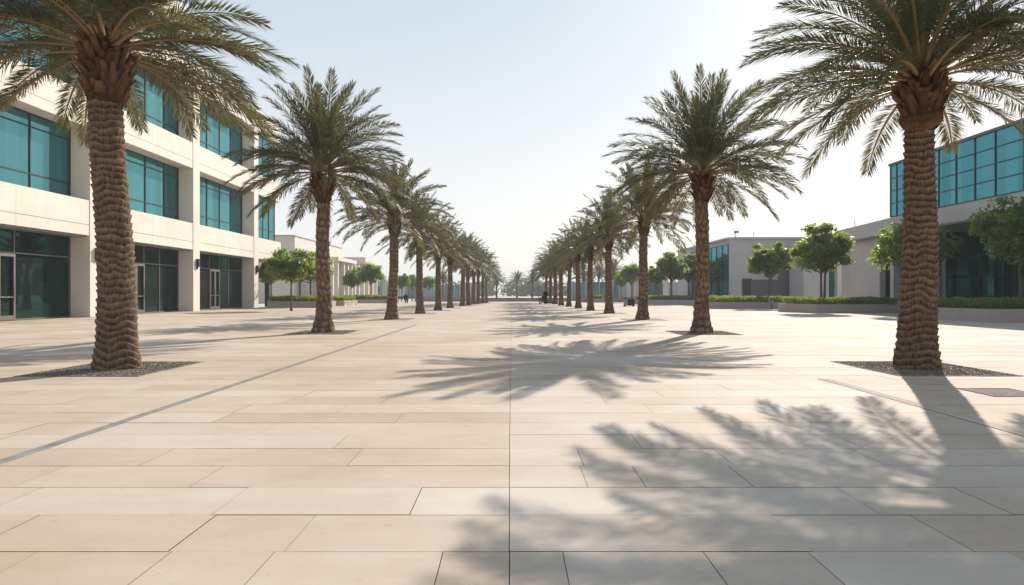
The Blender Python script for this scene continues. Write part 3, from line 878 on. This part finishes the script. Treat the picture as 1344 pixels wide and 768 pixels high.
def boots(seed, z0, z1, rbot, rmid, rtop, cx, n=95, lobe=False):
    """persistent old leaf bases: overlapping wedges on a bulging core"""
    rs = random.Random(seed)
    V = []; F = []; T = []
    def rad(t):
        return float(np.interp(t, [0, 0.25, 0.6, 1.0], [rbot, (rbot+rmid)/2*1.06, rmid, rtop]))
    seg, rows = 28, 14
    for i in range(rows+1):
        t = i/rows
        for k in range(seg):
            th = 2*PI*k/seg
            r_ = rad(t)*0.86 + 0.02*noise.noise(Vector((math.cos(th)*4, math.sin(th)*4, t*8+seed)))
            V.append((cx+r_*math.cos(th), r_*math.sin(th), z0+(z1-z0)*t)); T.append(0.15)
    for i in range(rows):
        for k in range(seg):
            a = i*seg+k; b = i*seg+(k+1) % seg
            F.append((a, b, b+seg, a+seg))
    for i in range(n):
        t = (i+0.5)/n
        th = i*2.39996 + rs.uniform(-.12, .12)
        z = z0 + (z1-z0)*t*0.92
        rr_ = rad(t)
        out = Vector((math.cos(th), math.sin(th), 0)); sd2 = Vector((-math.sin(th), math.cos(th), 0))
        ln = rs.uniform(0.12, 0.32); w = rs.uniform(0.04, 0.075); tilt = R(rs.uniform(52, 82) - 20*t)
        dr = out*math.cos(tilt) + Vector((0, 0, 1))*math.sin(tilt)
        nn = out*math.sin(tilt) - Vector((0, 0, 1))*math.cos(tilt)
        b0 = Vector((cx, 0, z)) + out*rr_*0.84
        th0, th1 = 0.05, 0.018
        base = len(V)
        for (q, ww, tt) in ((b0, w*1.15, th0), (b0+dr*ln*0.55, w, th0*0.8), (b0+dr*ln + sd2*rs.uniform(-.02, .02), w*rs.uniform(.45, .8), th1)):
            for su, sn in ((-1, -.5), (1, -.5), (0.75, .5), (-.75, .5)):
                p = q + sd2*ww*su + nn*tt*sn
                V.append((p.x, p.y, p.z))
        tv = rs.uniform(0.25, 0.75)
        T += [tv*0.4]*4 + [tv]*4 + [min(1, tv*1.4)]*4
        for l in (0, 4):
            for k in range(4):
                a = base+l+k; b = base+l+(k+1) % 4
                F.append((a, b, b+4, a+4))
        F.append((base+8, base+9, base+10, base+11))
    if lobe:
        # smooth swollen skirt below the leaf bases
        s2, r2 = 40, 10
        base = len(V)
        for i in range(r2+1):
            t = i/r2
            for k in range(s2):
                th = 2*PI*k/s2
                lb = 0.05*math.sin(PI*t)*(1+0.45*math.cos(th*2+0.7)+0.3*math.cos(th*5+1)) + 0.022*noise.noise(Vector((math.cos(th)*5, math.sin(th)*5, t*3))) + 0.01*noise.noise(Vector((math.cos(th)*16, math.sin(th)*16, t*6)))
                r_ = rbot*0.98 + lb + 0.02
                V.append((cx+r_*math.cos(th), r_*math.sin(th), z0-0.10+0.30*t + 0.05*math.cos(th*2+1))); T.append(0.62-0.4*t+0.35*noise.noise(Vector((math.cos(th)*7, math.sin(th)*7, t*5))))
        for i in range(r2):
            for k in range(s2):
                a = base+i*s2+k; b = base+i*s2+(k+1) % s2
                F.append((a, b, b+s2, a+s2))
    return np.array(V), np.array(F), T

def make_palm(loc, label, spec, group):
    root = empty('date_palm', loc, label, 'palm tree', group, spec.get('rot', 0))
    ORG[root.name] = Vector(loc)
    H = spec['H']
    V, F, T = trunk_mesh(spec['seed'], H, spec['prof'], spec['kind'], spec.get('lean', (0, 0)), spec.get('seg', 80), spec.get('rp', 9))
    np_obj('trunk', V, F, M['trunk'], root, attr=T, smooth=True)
    cx = spec.get('lean', (0, 0))[0]
    bz = spec['heart']
    V, F, T = boots(spec['seed'], H-0.12, bz, spec['rb'][0], spec['rb'][1], spec['rb'][2], cx, spec.get('nb', 95), spec.get('lobe', False))
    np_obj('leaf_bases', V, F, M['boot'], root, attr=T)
    V, F, MI, T = frond_set(spec['seed'], spec['n'], spec['L'], spec['pairs'], spec['lw'], spec.get('emax', 86), spec.get('emin', -32), bz-0.05)
    V[:, 0] += cx
    np_obj('crown', V, F, [M['frond'], M['rachis']], root, mi=MI, attr=T)
    return root

GRP = 'date palms lining both sides of the plaza'
A = dict(seed=11, H=4.3, heart=5.35, kind='rings', prof=[(0,.345),(.15,.33),(.4,.285),(1.2,.258),(2.4,.24),(4.3,.225)], lean=(-.20, 0), rb=(.25,.36,.22), n=100, L=2.75, pairs=120, lw=0.019, nb=170, seg=96, emin=-12)
B = dict(seed=23, H=4.02, heart=4.86, kind='rings', prof=[(0,.335),(.15,.32),(.45,.275),(1.2,.245),(2.4,.222),(4.02,.19)], lean=(.05, 0), rb=(.22,.325,.21), n=92, L=2.8, pairs=120, lw=0.018, nb=150, seg=96, lobe=True, emin=-10)
Cc = dict(seed=37, H=4.05, heart=5.15, kind='diamond', prof=[(0,.34),(.2,.31),(.5,.225),(1.2,.195),(4.05,.165)], rb=(.20,.315,.20), n=96, L=2.8, pairs=96, lw=0.024, nb=100, emin=-20)
D = dict(seed=41, H=4.05, heart=5.05, kind='diamond', prof=[(0,.32),(.2,.30),(.5,.215),(1.2,.185),(4.05,.165)], rb=(.20,.31,.20), n=96, L=2.9, pairs=96, lw=0.024, nb=100, emin=-16)
make_palm((PALMS[0][0], PALMS[0][1], 0), 'nearest palm of the left row, thick ringed trunk, crown cut by the top edge', A, GRP)
make_palm((PALMS[1][0], PALMS[1][1], 0), 'nearest palm of the right row, ringed trunk with swollen reddish collar', B, GRP)
make_palm((PALMS[2][0], PALMS[2][1], 0), 'second palm of the left row, slender trunk with diamond scars', Cc, GRP)
make_palm((PALMS[3][0], PALMS[3][1], 0), 'second palm of the right row, slender scarred trunk and full round crown', D, GRP)
E = dict(seed=53, H=4.1, heart=5.0, kind='diamond', prof=[(0,.34),(.2,.31),(.5,.24),(1.2,.21),(4.1,.175)], rb=(.20,.31,.20), n=80, L=2.85, pairs=56, lw=0.038, nb=70, seg=48, rp=6, emin=-18)
E2 = dict(E, seed=67, n=66); E3 = dict(E, seed=71, n=74, emin=-14)
protos = []
ordw = ['first','second','third','fourth','fifth','sixth','seventh','eighth','ninth','tenth','eleventh','twelfth']
for i, (X, Y, s, side, num) in enumerate(far_palms):
    lab = '%s palm of the %s row counted from the camera, slim brown trunk and bushy crown' % (ordw[num-1], side)
    if (side == 'left' and i == len(FAR_L)-1) or (side == 'right' and i == len(far_palms)-1):
        lab = 'last and smallest palm at the far end of the %s row' % side
    if len(protos) < 3:
        p = make_palm((X, Y, 0), lab, [E, E2, E3][len(protos)], GRP)
        protos.append(p)
    else:
        p = copy_tree(protos[i % 3]); p.location = (X, Y, 0); p['label'] = lab
    p.rotation_euler = (R(1.6)*math.sin(i*3.7), R(1.6)*math.cos(i*5.1), i*1.9)
    p.scale = (s*(1.0+0.06*math.sin(i*2.3)), s*(1.0-0.06*math.sin(i*2.3)), s)
# palms beyond the boundary wall and right background
bgp = [(678.5, 146, .80, 'small lone palm standing beyond the boundary wall in the middle of the view'),
       (652, 101, .62, 'short palm at the inner end of the left row beside the boundary wall'),
       (698.5, 130, .74, 'small palm beyond the boundary wall just left of the right row'),
       (766, 125, .86, 'hazy palm behind the right row seen between its fourth and fifth trunks'),
       (785.5, 122, .95, 'hazy grey palm behind the right row seen between its third and fourth trunks'),
       (805, 119, .97, 'hazy palm behind the low panelled building right of the third and fourth trunks'),
       (582, 128, .72, 'hazy palm seen between trunks of the left row in the background')]
for i, (px, Y, s, lab) in enumerate(bgp):
    p = copy_tree(protos[i % 3]); p.location = ((px-672)/896*Y, Y, 0); p['label'] = lab
    p['group'] = 'palms in the background'; p.rotation_euler[2] = i*1.3+.5; p.scale = (s, s, s)

# ------------------------------------------------------------------ planters and hedges
def shrink(pts, d):
    cx = sum(p[0] for p in pts)/len(pts); cy = sum(p[1] for p in pts)/len(pts)
    out = []
    n = len(pts)
    area = sum(pts[i][0]*pts[(i+1)%n][1]-pts[(i+1)%n][0]*pts[i][1] for i in range(n))
    sg = 1 if area > 0 else -1
    for i in range(n):
        p0, p1, p2 = Vector(pts[i-1]), Vector(pts[i]), Vector(pts[(i+1) % n])
        e1 = (p1-p0).normalized(); e2 = (p2-p1).normalized()
        n1 = Vector((-e1.y, e1.x))*sg; n2 = Vector((-e2.y, e2.x))*sg
        k = 1+n1.dot(n2)
        q = p1 + (n1+n2)*(d/k)
        out.append((q.x, q.y))
    return out

def inside(pts, x, y):
    r_ = np.zeros(len(x), bool); n = len(pts)
    for i in range(n):
        xa, ya = pts[i]; xb, yb = pts[(i+1) % n]
        c_ = ((ya > y) != (yb > y))
        with np.errstate(divide='ignore', invalid='ignore'):
            xi = (xb-xa)*(y-ya)/((yb-ya) if yb != ya else 1e-9) + xa
        r_ ^= c_ & (x < xi)
    return r_

def planter(pts, h, lab, hedge_lab, hh, seed, yellow=0.0, dens=1.0, size=0.06, splitx=None):
    hh *= 1.3
    cx = sum(p[0] for p in pts)/len(pts); cy = sum(p[1] for p in pts)/len(pts)
    root = empty('planter', (cx, cy, 0), lab, 'planter', 'raised concrete planters')
    inn = shrink(pts, 0.16)
    o = MB(); n = len(pts)
    for i in range(n):
        j = (i+1) % n
        a, b_, c_, d_ = pts[i], pts[j], inn[j], inn[i]
        o.quad((*a, 0), (*b_, 0), (*b_, h), (*a, h)); o.quad((*a, h), (*b_, h), (*c_, h), (*d_, h)); o.quad((*d_, h), (*c_, h), (*c_, h-.15), (*d_, h-.15))
    o.build('planter_wall', M['planter'], root)
    MB().prism(shrink(pts, 0.17), 0.05, h-0.1).build('soil', M['brown'], root)
    rs = np.random.RandomState(seed)
    hp = shrink(pts, 0.10)
    xs = [p[0] for p in hp]; ys = [p[1] for p in hp]
    area = (max(xs)-min(xs))*(max(ys)-min(ys))
    N = int(area*900*dens)
    x = rs.uniform(min(xs), max(xs), N); y = rs.uniform(min(ys), max(ys), N)
    k = inside(hp, x, y); x = x[k]; y = y[k]
    z = h-0.08 + rs.uniform(0.0, 1, len(x))**0.55*hh*(0.86+0.30*np.array([noise.noise(Vector((a*1.3, b_*1.3, seed))) for a, b_ in zip(x, y)]))
    n_ = len(x)
    p = np.stack([x, y, z], 1)
    a = rs.normal(size=(n_, 3))*np.array([.5, .5, .5]) + np.array([0, 0, .75]); a /= np.linalg.norm(a, axis=1)[:, None]
    b2 = np.cross(a, rs.normal(size=(n_, 3))); b2 /= np.linalg.norm(b2, axis=1)[:, None]
    s = size*rs.uniform(.6, 1.4, n_)[:, None]
    q = np.stack([p-a*s, p+b2*s*.4, p+a*s, p-b2*s*.4], 1)
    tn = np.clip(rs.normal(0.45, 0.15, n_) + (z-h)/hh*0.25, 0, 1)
    if splitx is not None:
        tn = np.clip(tn + np.where(splitx[1]*(x-splitx[0]) > 0, yellow, 0), 0, 1)
    else:
        tn = np.clip(tn+yellow, 0, 1)
    # leafy core
    ho = np_obj('hedge', np.concatenate([q.reshape(-1, 3), ]), np.arange(n_*4).reshape(-1, 4), M['hedge'], attr=np.repeat(tn, 4))
    tag(ho, hedge_lab, 'hedge', 'clipped hedges in the planters')
    return root

planter([(17.5,44.9),(18.4,41.3),(23.6,41.3),(23.6,45.2)], 0.53, 'long grey concrete planter holding the tallest leafy tree, beside the glass corner building',
        'yellow green hedge around the foot of the multi stemmed tree', 0.40, 1, 0.25, 1.2, splitx=(19.6, -1))
planter([(19.0,33.2),(19.6,28.0),(30,28.0),(30,33.2)], 0.55, 'nearest concrete planter at the right edge of the view',
        'dark green hedge in the nearest planter at the right edge', 0.42, 2, -0.05, 1.2, 0.055)
planter([(15.0,56.5),(15.8,52.4),(23.2,52.4),(23.2,56.6)], 0.52, 'grey concrete planter in front of the service gate of the hall',
        'hedge half yellow half dark green below the middle round tree', 0.42, 3, 0.38, 0.8, 0.075, splitx=(18.2, -1))
planter([(13.4,76),(14.4,71.5),(20.5,71.5),(20.5,76)], 0.5, 'farthest right planter left of the hall with teal glass side',
        'small light green hedge below the trees left of the hall', 0.42, 4, 0.2, 0.6, 0.09)
planter([(-20.8,59.5),(-20.3,56.6),(-15.6,56.6),(-15.6,60.5)], 0.53, 'beige planter wall just beyond the end of the office block',
        'bright green hedge beside the end of the office block', 0.42, 5, 0.12, 0.8, 0.075)
planter([(-19.5,68.5),(-19.2,65),(-16.0,65),(-15.6,69)], 0.50, 'second beige planter on the left, partly behind a palm trunk',
        'second green hedge on the left, right of the palm trunk', 0.42, 6, 0.2, 0.6, 0.09)
planter([(-21,88),(-20.7,82.5),(-14.6,82.5),(-14.6,88)], 0.45, 'far left planter in front of the white fins',
        'dark green hedge in front of the white vertical fins', 0.45, 7, 0.1, 0.5, 0.10)
planter([(9.9,89.6),(9.9,87.8),(11.8,87.8),(11.8,89.6)], 0.5, 'tiny planter between two right hand palm trunks in the distance',
        'tiny dark hedge between two distant palm trunks on the right', 0.40, 8, -0.1, 0.7, 0.10)

# ------------------------------------------------------------------ leafy trees
TG = 'small leafy shade trees'
tA = make_tree(101, 5.55, 3.9, 2.45, 'largest leafy tree with twin stems in the planter before the link block', TG, (19.55, 42.9, 0), 0.115, 1.5, stems=2)
tB = make_tree(102, 5.4, 3.8, 2.35, 'round leafy tree standing in front of the grey hall and its service gate', TG, (20.5, 54.4, 0), 0.125, 1.3)
tC = make_tree(103, 5.25, 4.3, 2.35, 'leafy tree partly hidden behind the nearest right palm trunk', TG, (21.6, 35.9+1.0, 0), 0.115, 1.4)
tD = make_tree(104, 5.6, 4.0, 2.55, 'leafy tree cut by the right edge of the view before dark glass', TG, (22.55, 30.3, 0), 0.10, 1.7)
def more_tree(src, X, Y, s, rz, lab, sx=1.0):
    t = copy_tree(src); t.location = (X, Y, 0); t.rotation_euler[2] = rz; t.scale = (s*sx, s*sx, s); t['label'] = lab
    return t
more_tree(tB, (943-672)/896*73.5, 73.5, .98, 1.1, 'dense round tree just right of the second right palm before teal glass')
more_tree(tA, (906-672)/896*76, 76.5, 1.02, 2.2, 'leafy tree just left of the second right palm trunk')
more_tree(tA, (881-672)/896*73.5, 73.5, 1.02, 4.2, 'tallest of the trees between the second and third right palms', .95)
more_tree(tB, (861-672)/896*84, 84, .90, 0.4, 'small tree immediately right of the third right palm trunk', .9)
more_tree(tC, (829-672)/896*88, 88, .98, 3.0, 'bright green tree left of the third right palm, above the black cart', .82)
more_tree(tD, (815-672)/896*100, 100, .80, 3.0, 'pale small tree at the left end of the right background trees', .8)
tE = make_tree(105, 4.25, 3.5, 1.95, 'leafy tree growing from the plaza beside the end of the office block', TG, (-15.1, 46.7, 0), 0.11, 1.3)
more_tree(tE, (408-672)/896*59, 59, 1.12, 2.0, 'leafy tree directly behind the second left palm trunk', 1.0)
more_tree(tA, (356-672)/896*60, 60, .80, 2.0, 'leafy tree half hidden under the office overhang', .9)
more_tree(tB, (461-672)/896*83, 83, .78, 1.0, 'dark small tree in front of the low building with white fins', .80)
more_tree(tC, (487-672)/896*86, 86, .98, 5.0, 'taller leafy tree left of the third left palm trunk', .85)
more_tree(tD, (470-672)/896*98, 98, .90, 0.7, 'leafy tree behind the two small trees by the white fins', .75)
more_tree(tB, (527-672)/896*100, 100, .78, 0.2, 'tree between the third and fourth left palm trunks', .9)
more_tree(tA, (541-672)/896*108, 108, .75, 0.9, 'tree just left of the fourth left palm trunk', .9)
more_tree(tC, (563-672)/896*106, 106, .75, 3.9, 'tree just right of the fourth left palm trunk', .9)

# far tree belt: one uncountable mass
rs = np.random.RandomState(77)
cs = []; rd = []
for i in range(760):
    X = rs.uniform(-330, 330); Y = rs.uniform(255, 300)
    hgt = 5.6 + 2.0*noise.noise(Vector((X*0.035, 0.3, 1.1))) + 0.9*noise.noise(Vector((X*0.16, 2.3, 0)))
    for z in (0.9, 2.3, hgt*.6, hgt-1.3):
        cs.append((X+rs.uniform(-1.5, 1.5), Y, z)); rd.append(rs.uniform(1.4, 2.4))
V, F, T = leaf_cloud(rs, cs, rd, 46, 0.75, 0.8)
V[:, 2] = np.maximum(V[:, 2], -0.015)
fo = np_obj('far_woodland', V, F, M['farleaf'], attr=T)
tag(fo, 'hazy blue grey belt of trees along the horizon beyond the boundary wall', 'woodland', kind='stuff')

# ------------------------------------------------------------------ small things
def pole(X, Y, h, lab, head=True, r_=0.05, m='pole'):
    root = empty('lamp_post', (X, Y, 0), lab, 'lamp post', 'slim posts in the distance')
    MB().tube([(X, Y, 0), (X, Y, .4), (X, Y, h)], [r_*1.5, r_, r_*0.8], 8).build('post', M[m], root)
    if head: MB().box(X-.3, X+.3, Y-.1, Y+.1, h, h+.07).build('lamp_head', M[m], root, bevel=.01)
pole((707-672)/896*93, 93, 3.3, 'dark slim lamp post left of the person in black')
pole((809.5-672)/896*95, 95, 2.4, 'thin dark post between the fourth and third right palms', False, .06)
pole((830.5-672)/896*94, 94, 2.5, 'thin dark post directly behind the black cart', False, .06)
pole((834-672)/896*93, 93, 2.9, 'white slim post behind the black cart', False, .06, 'white')
pole((549-672)/896*99, 99, 3.0, 'pale slim post beside the fourth left palm trunk', False, .05, 'white')
# white sign on a post
sx, sy = (734.2-672)/896*84, 84
sp = empty('sign_post', (sx, sy, 0), 'small blank white sign on a thin pale post between distant right palms', 'sign')
MB().cyl(sx, sy, 0, 1.35, .035, 8).build('post', M['white'], sp)
MB().box(sx-.22, sx+.22, sy-.03, sy+.03, 1.3, 1.62).build('sign_panel', M['white'], sp, bevel=.01)

# black cart / kiosk
cx, cy = 10.68, 62.5
ct = empty('cart', (cx, cy, 0), 'small black box cart with tan side and dark counter top near the third right palm', 'cart')
MB().box(cx-.12, cx+.50, cy-.35, cy+.35, 0.07, .68).build('cart_body', M['black'], ct, bevel=.02)
MB().box(cx-.42, cx-.125, cy-.3, cy+.3, 0.12, .62).build('side_box', M['planter'], ct, bevel=.02)
MB().box(cx-.70, cx+.42, cy-.38, cy+.38, .74, .82).build('counter_top', M['frame_dark'], ct, bevel=.01)
MB().cyl(cx-.3, cy, .62, .74, .04, 8).build('support', M['pole'], ct)
MB().cyl(cx+.3, cy, .68, .74, .04, 8).build('support', M['pole'], ct)
for qx in (cx-.35, cx+.42):
    for qy in (cy-.3, cy+.3):
        MB().tube([(qx, qy-.03, .07), (qx, qy+.03, .07)], .07, 12).build('wheel', M['black'], ct)

# people
def person(loc, lab, pose='stand', rz=0, robe=True):
    root_loc = Vector(loc)
    if pose == 'stand':
        J = {'pel': (0,0,.90), 'chest': (0,.01,1.22), 'neck': (0,0,1.42), 'head0': (0,-.01,1.50), 'head1': (0,-.015,1.60),
             'shl': (-.17,0,1.36), 'ell': (-.22,.02,1.10), 'hal': (-.20,-.08,.88), 'shr': (.17,0,1.36), 'elr': (.22,.02,1.10), 'har': (.20,-.08,.88),
             'hil': (-.09,0,.86), 'knl': (-.10,-.03,.48), 'anl': (-.10,0,.08), 'fol': (-.10,-.15,.035), 'hir': (.09,0,.86), 'knr': (.10,-.03,.48), 'anr': (.10,0,.08), 'for': (.10,-.15,.035)}
    else:
        J = {'pel': (0,0,.50), 'chest': (0,-.04,.80), 'neck': (0,-.05,1.02), 'head0': (0,-.07,1.10), 'head1': (0,-.08,1.20),
             'shl': (-.17,-.04,.96), 'ell': (-.22,-.08,.72), 'hal': (-.12,-.32,.60), 'shr': (.17,-.04,.96), 'elr': (.22,-.08,.72), 'har': (.12,-.32,.60),
             'hil': (-.09,0,.50), 'knl': (-.12,-.42,.50), 'anl': (-.11,-.40,.09), 'fol': (-.11,-.54,.04), 'hir': (.09,0,.50), 'knr': (.12,-.42,.50), 'anr': (.11,-.40,.09), 'for': (.11,-.54,.04)}
    rad = {'pel': .14, 'chest': .145, 'neck': .055, 'head0': .085, 'head1': .10, 'shl': .065, 'ell': .045, 'hal': .035, 'shr': .065, 'elr': .045, 'har': .035,
           'hil': .09, 'knl': .06, 'anl': .042, 'fol': .035, 'hir': .09, 'knr': .06, 'anr': .042, 'for': .035}
    E_ = [('pel','chest'),('chest','neck'),('neck','head0'),('head0','head1'),('chest','shl'),('shl','ell'),('ell','hal'),('chest','shr'),('shr','elr'),('elr','har'),
          ('pel','hil'),('hil','knl'),('knl','anl'),('anl','fol'),('pel','hir'),('hir','knr'),('knr','anr'),('anr','for')]
    keys = list(J); me = bpy.data.meshes.new('person')
    me.from_pydata([J[k] for k in keys], [(keys.index(a), keys.index(b)) for a, b in E_], [])
    me.materials.append(M['skin'])
    o = bpy.data.objects.new('person', me); C.objects.link(o)
    o.location = loc; o.rotation_euler[2] = rz
    sk = o.modifiers.new('skin', 'SKIN')
    for i, k in enumerate(keys):
        me.skin_vertices[0].data[i].radius = (rad[k], rad[k])
    me.skin_vertices[0].data[0].use_root = True
    ss = o.modifiers.new('sub', 'SUBSURF'); ss.levels = 2; ss.render_levels = 2
    tag(o, lab, 'person')
    ORG[o.name] = Vector((0,0,0))
    if pose == 'stand':
        q = MB().lathe(0, 0, [(.24,.06),(.23,.3),(.20,.8),(.19,1.05),(.21,1.3),(.15,1.41),(.07,1.45)], 20)
        for s_ in (-1, 1):
            q.tube([(s_*.17,0,1.36),(s_*.235,.02,1.10),(s_*.215,-.07,.93)], [.09,.08,.07], 10)
        q.build('robe', M['dark_cloth'], o, smooth=True)
    else:
        q = MB().lathe(0, -.02, [(.22,.44),(.20,.7),(.21,.9),(.15,.99),(.07,1.04)], 20)
        for s_ in (-1, 1):
            q.tube([(s_*.17,-.04,.96),(s_*.235,-.08,.72),(s_*.13,-.28,.61)], [.09,.08,.06], 10)
            q.tube([(s_*.09,0,.50),(s_*.12,-.43,.50),(s_*.11,-.41,.14)], [.12,.09,.08], 10)
        q.build('clothing', M['dark_cloth'], o, smooth=True)
    return o
person(((716.3-672)/896*76, 76, 0), 'person in long black clothing standing beside a dark pushchair by distant right palms', 'stand', 0.5)
# pushchair left of the person
px_, py_ = (711.8-672)/896*76.5, 76.3
pc = empty('pushchair', (px_, py_, 0), 'dark pushchair beside the person in black at the far end of the plaza', 'pushchair')
MB().tube([(px_-.22,py_,.75),(px_-.2,py_,.5),(px_+.02,py_,.36),(px_+.18,py_,.42),(px_+.25,py_,.70)], [.10,.2,.22,.2,.08], 12).build('seat', M['brown'], pc, smooth=True)
MB().tube([(px_+.24,py_,.55),(px_+.12,py_,.78),(px_-.08,py_,.80)], [.18,.2,.06], 12).build('canopy', M['dark_cloth'], pc, smooth=True)
MB().tube([(px_+.38,py_-.15,.98),(px_,py_-.15,.4),(px_-.28,py_-.15,.1)], .02, 6).tube([(px_+.38,py_+.15,.98),(px_,py_+.15,.4),(px_-.28,py_+.15,.1)], .02, 6).tube([(px_+.38,py_-.15,.98),(px_+.38,py_+.15,.98)], .025, 6).tube([(px_,py_-.15,.4),(px_+.28,py_-.15,.12)], .02, 6).tube([(px_,py_+.15,.4),(px_+.28,py_+.15,.12)], .02, 6).build('push_frame', M['pole'], pc)
for wx in (-.28, .28):
    for wy in (-.17, .17):
        MB().tube([(px_+wx, py_+wy-.02, .11), (px_+wx, py_+wy+.02, .11)], .11, 14).build('wheel', M['black'], pc)
# low dark bag heap by a distant palm
bx_, by_ = (727-672)/896*79, 78.2
o = MB()
for (dx, h_, r_) in ((-.18, .26, .20), (.10, .40, .24), (.30, .24, .16)):
    o.lathe(bx_+dx, by_, [(r_*.5, .0), (r_, h_*.25), (r_*.95, h_*.6), (r_*.45, h_*.9), (r_*.12, h_*1.05)], 14)
tag(o.build('bag', M['dark_cloth'], smooth=True, loc=(bx_, by_, 0)), 'low black bag lying at the foot of a distant right palm, right of the person', 'bag')

# white bench with a seated person, left
bx_, by_ = (528-672)/896*80, 80.0
bn = empty('bench', (bx_, by_, 0), 'white bench with brown seat near the third left palm, a person in black on it', 'bench')
MB().box(bx_-.55, bx_+.75, by_-.22, by_+.22, .38, .44).build('seat', M['brown'], bn, bevel=.01)
for q in (-.5, .6): MB().box(bx_+q, bx_+q+.1, by_-.2, by_+.2, 0, .38).build('leg', M['white'], bn)
MB().box(bx_-.55, bx_+.1, by_+.2, by_+.25, .5, .85).build('backrest', M['brown'], bn, bevel=.01)
person((bx_+.42, by_, -.02), 'seated person in black clothing on the white bench beyond the third left palm', 'sit', 0.3)
# low white bench
bx_, by_ = (458-672)/896*60, 60.0
bn = empty('bench', (bx_, by_, 0), 'low white slatted bench on the paving right of the second left palm', 'bench')
o = MB()
for k in range(4): o.box(bx_-.42, bx_+.42, by_-.24+k*.125, by_-.14+k*.125, .40, .44)
o.build('seat', M['white'], bn)
for q in (-.38, .32): MB().box(bx_+q, bx_+q+.05, by_-.2, by_+.2, 0, .40).build('leg', M['white'], bn)
# standpipe before the planter
bx_, by_ = (1012.5-672)/896*51.6, 51.6
sp = empty('standpipe', (bx_, by_, 0), 'small brown standpipe with pale head in front of the planter before the hall', 'standpipe')
MB().tube([(bx_+.05,by_,0),(bx_+.02,by_,.3),(bx_-.06,by_,.55)], [.06,.05,.05], 8).build('pipe', M['brown'], sp)
MB().tube([(bx_-.18,by_,.62),(bx_-.02,by_,.5),(bx_+.14,by_,.64)], [.05,.06,.05], 8).build('valve_head', M['planter'], sp)

# ------------------------------------------------------------------ haze
hz = MB().box(-950, 950, -160, 1520, -1.02, 24).build('haze', [])
m = bpy.data.materials.new('haze'); m.use_nodes = True
nt = m.node_tree; nt.nodes.clear()
pv = nt.nodes.new('ShaderNodeVolumePrincipled'); out = nt.nodes.new('ShaderNodeOutputMaterial')
pv.inputs['Color'].default_value = (0.93, 0.97, 1.0, 1)
pv.inputs['Density'].default_value = 0.0009
pv.inputs['Anisotropy'].default_value = 0.0
nt.links.new(pv.outputs[0], out.inputs['Volume'])
hz.data.materials.append(m)
tag(hz, 'pale dusty haze filling the air over the plaza', 'haze', kind='stuff')
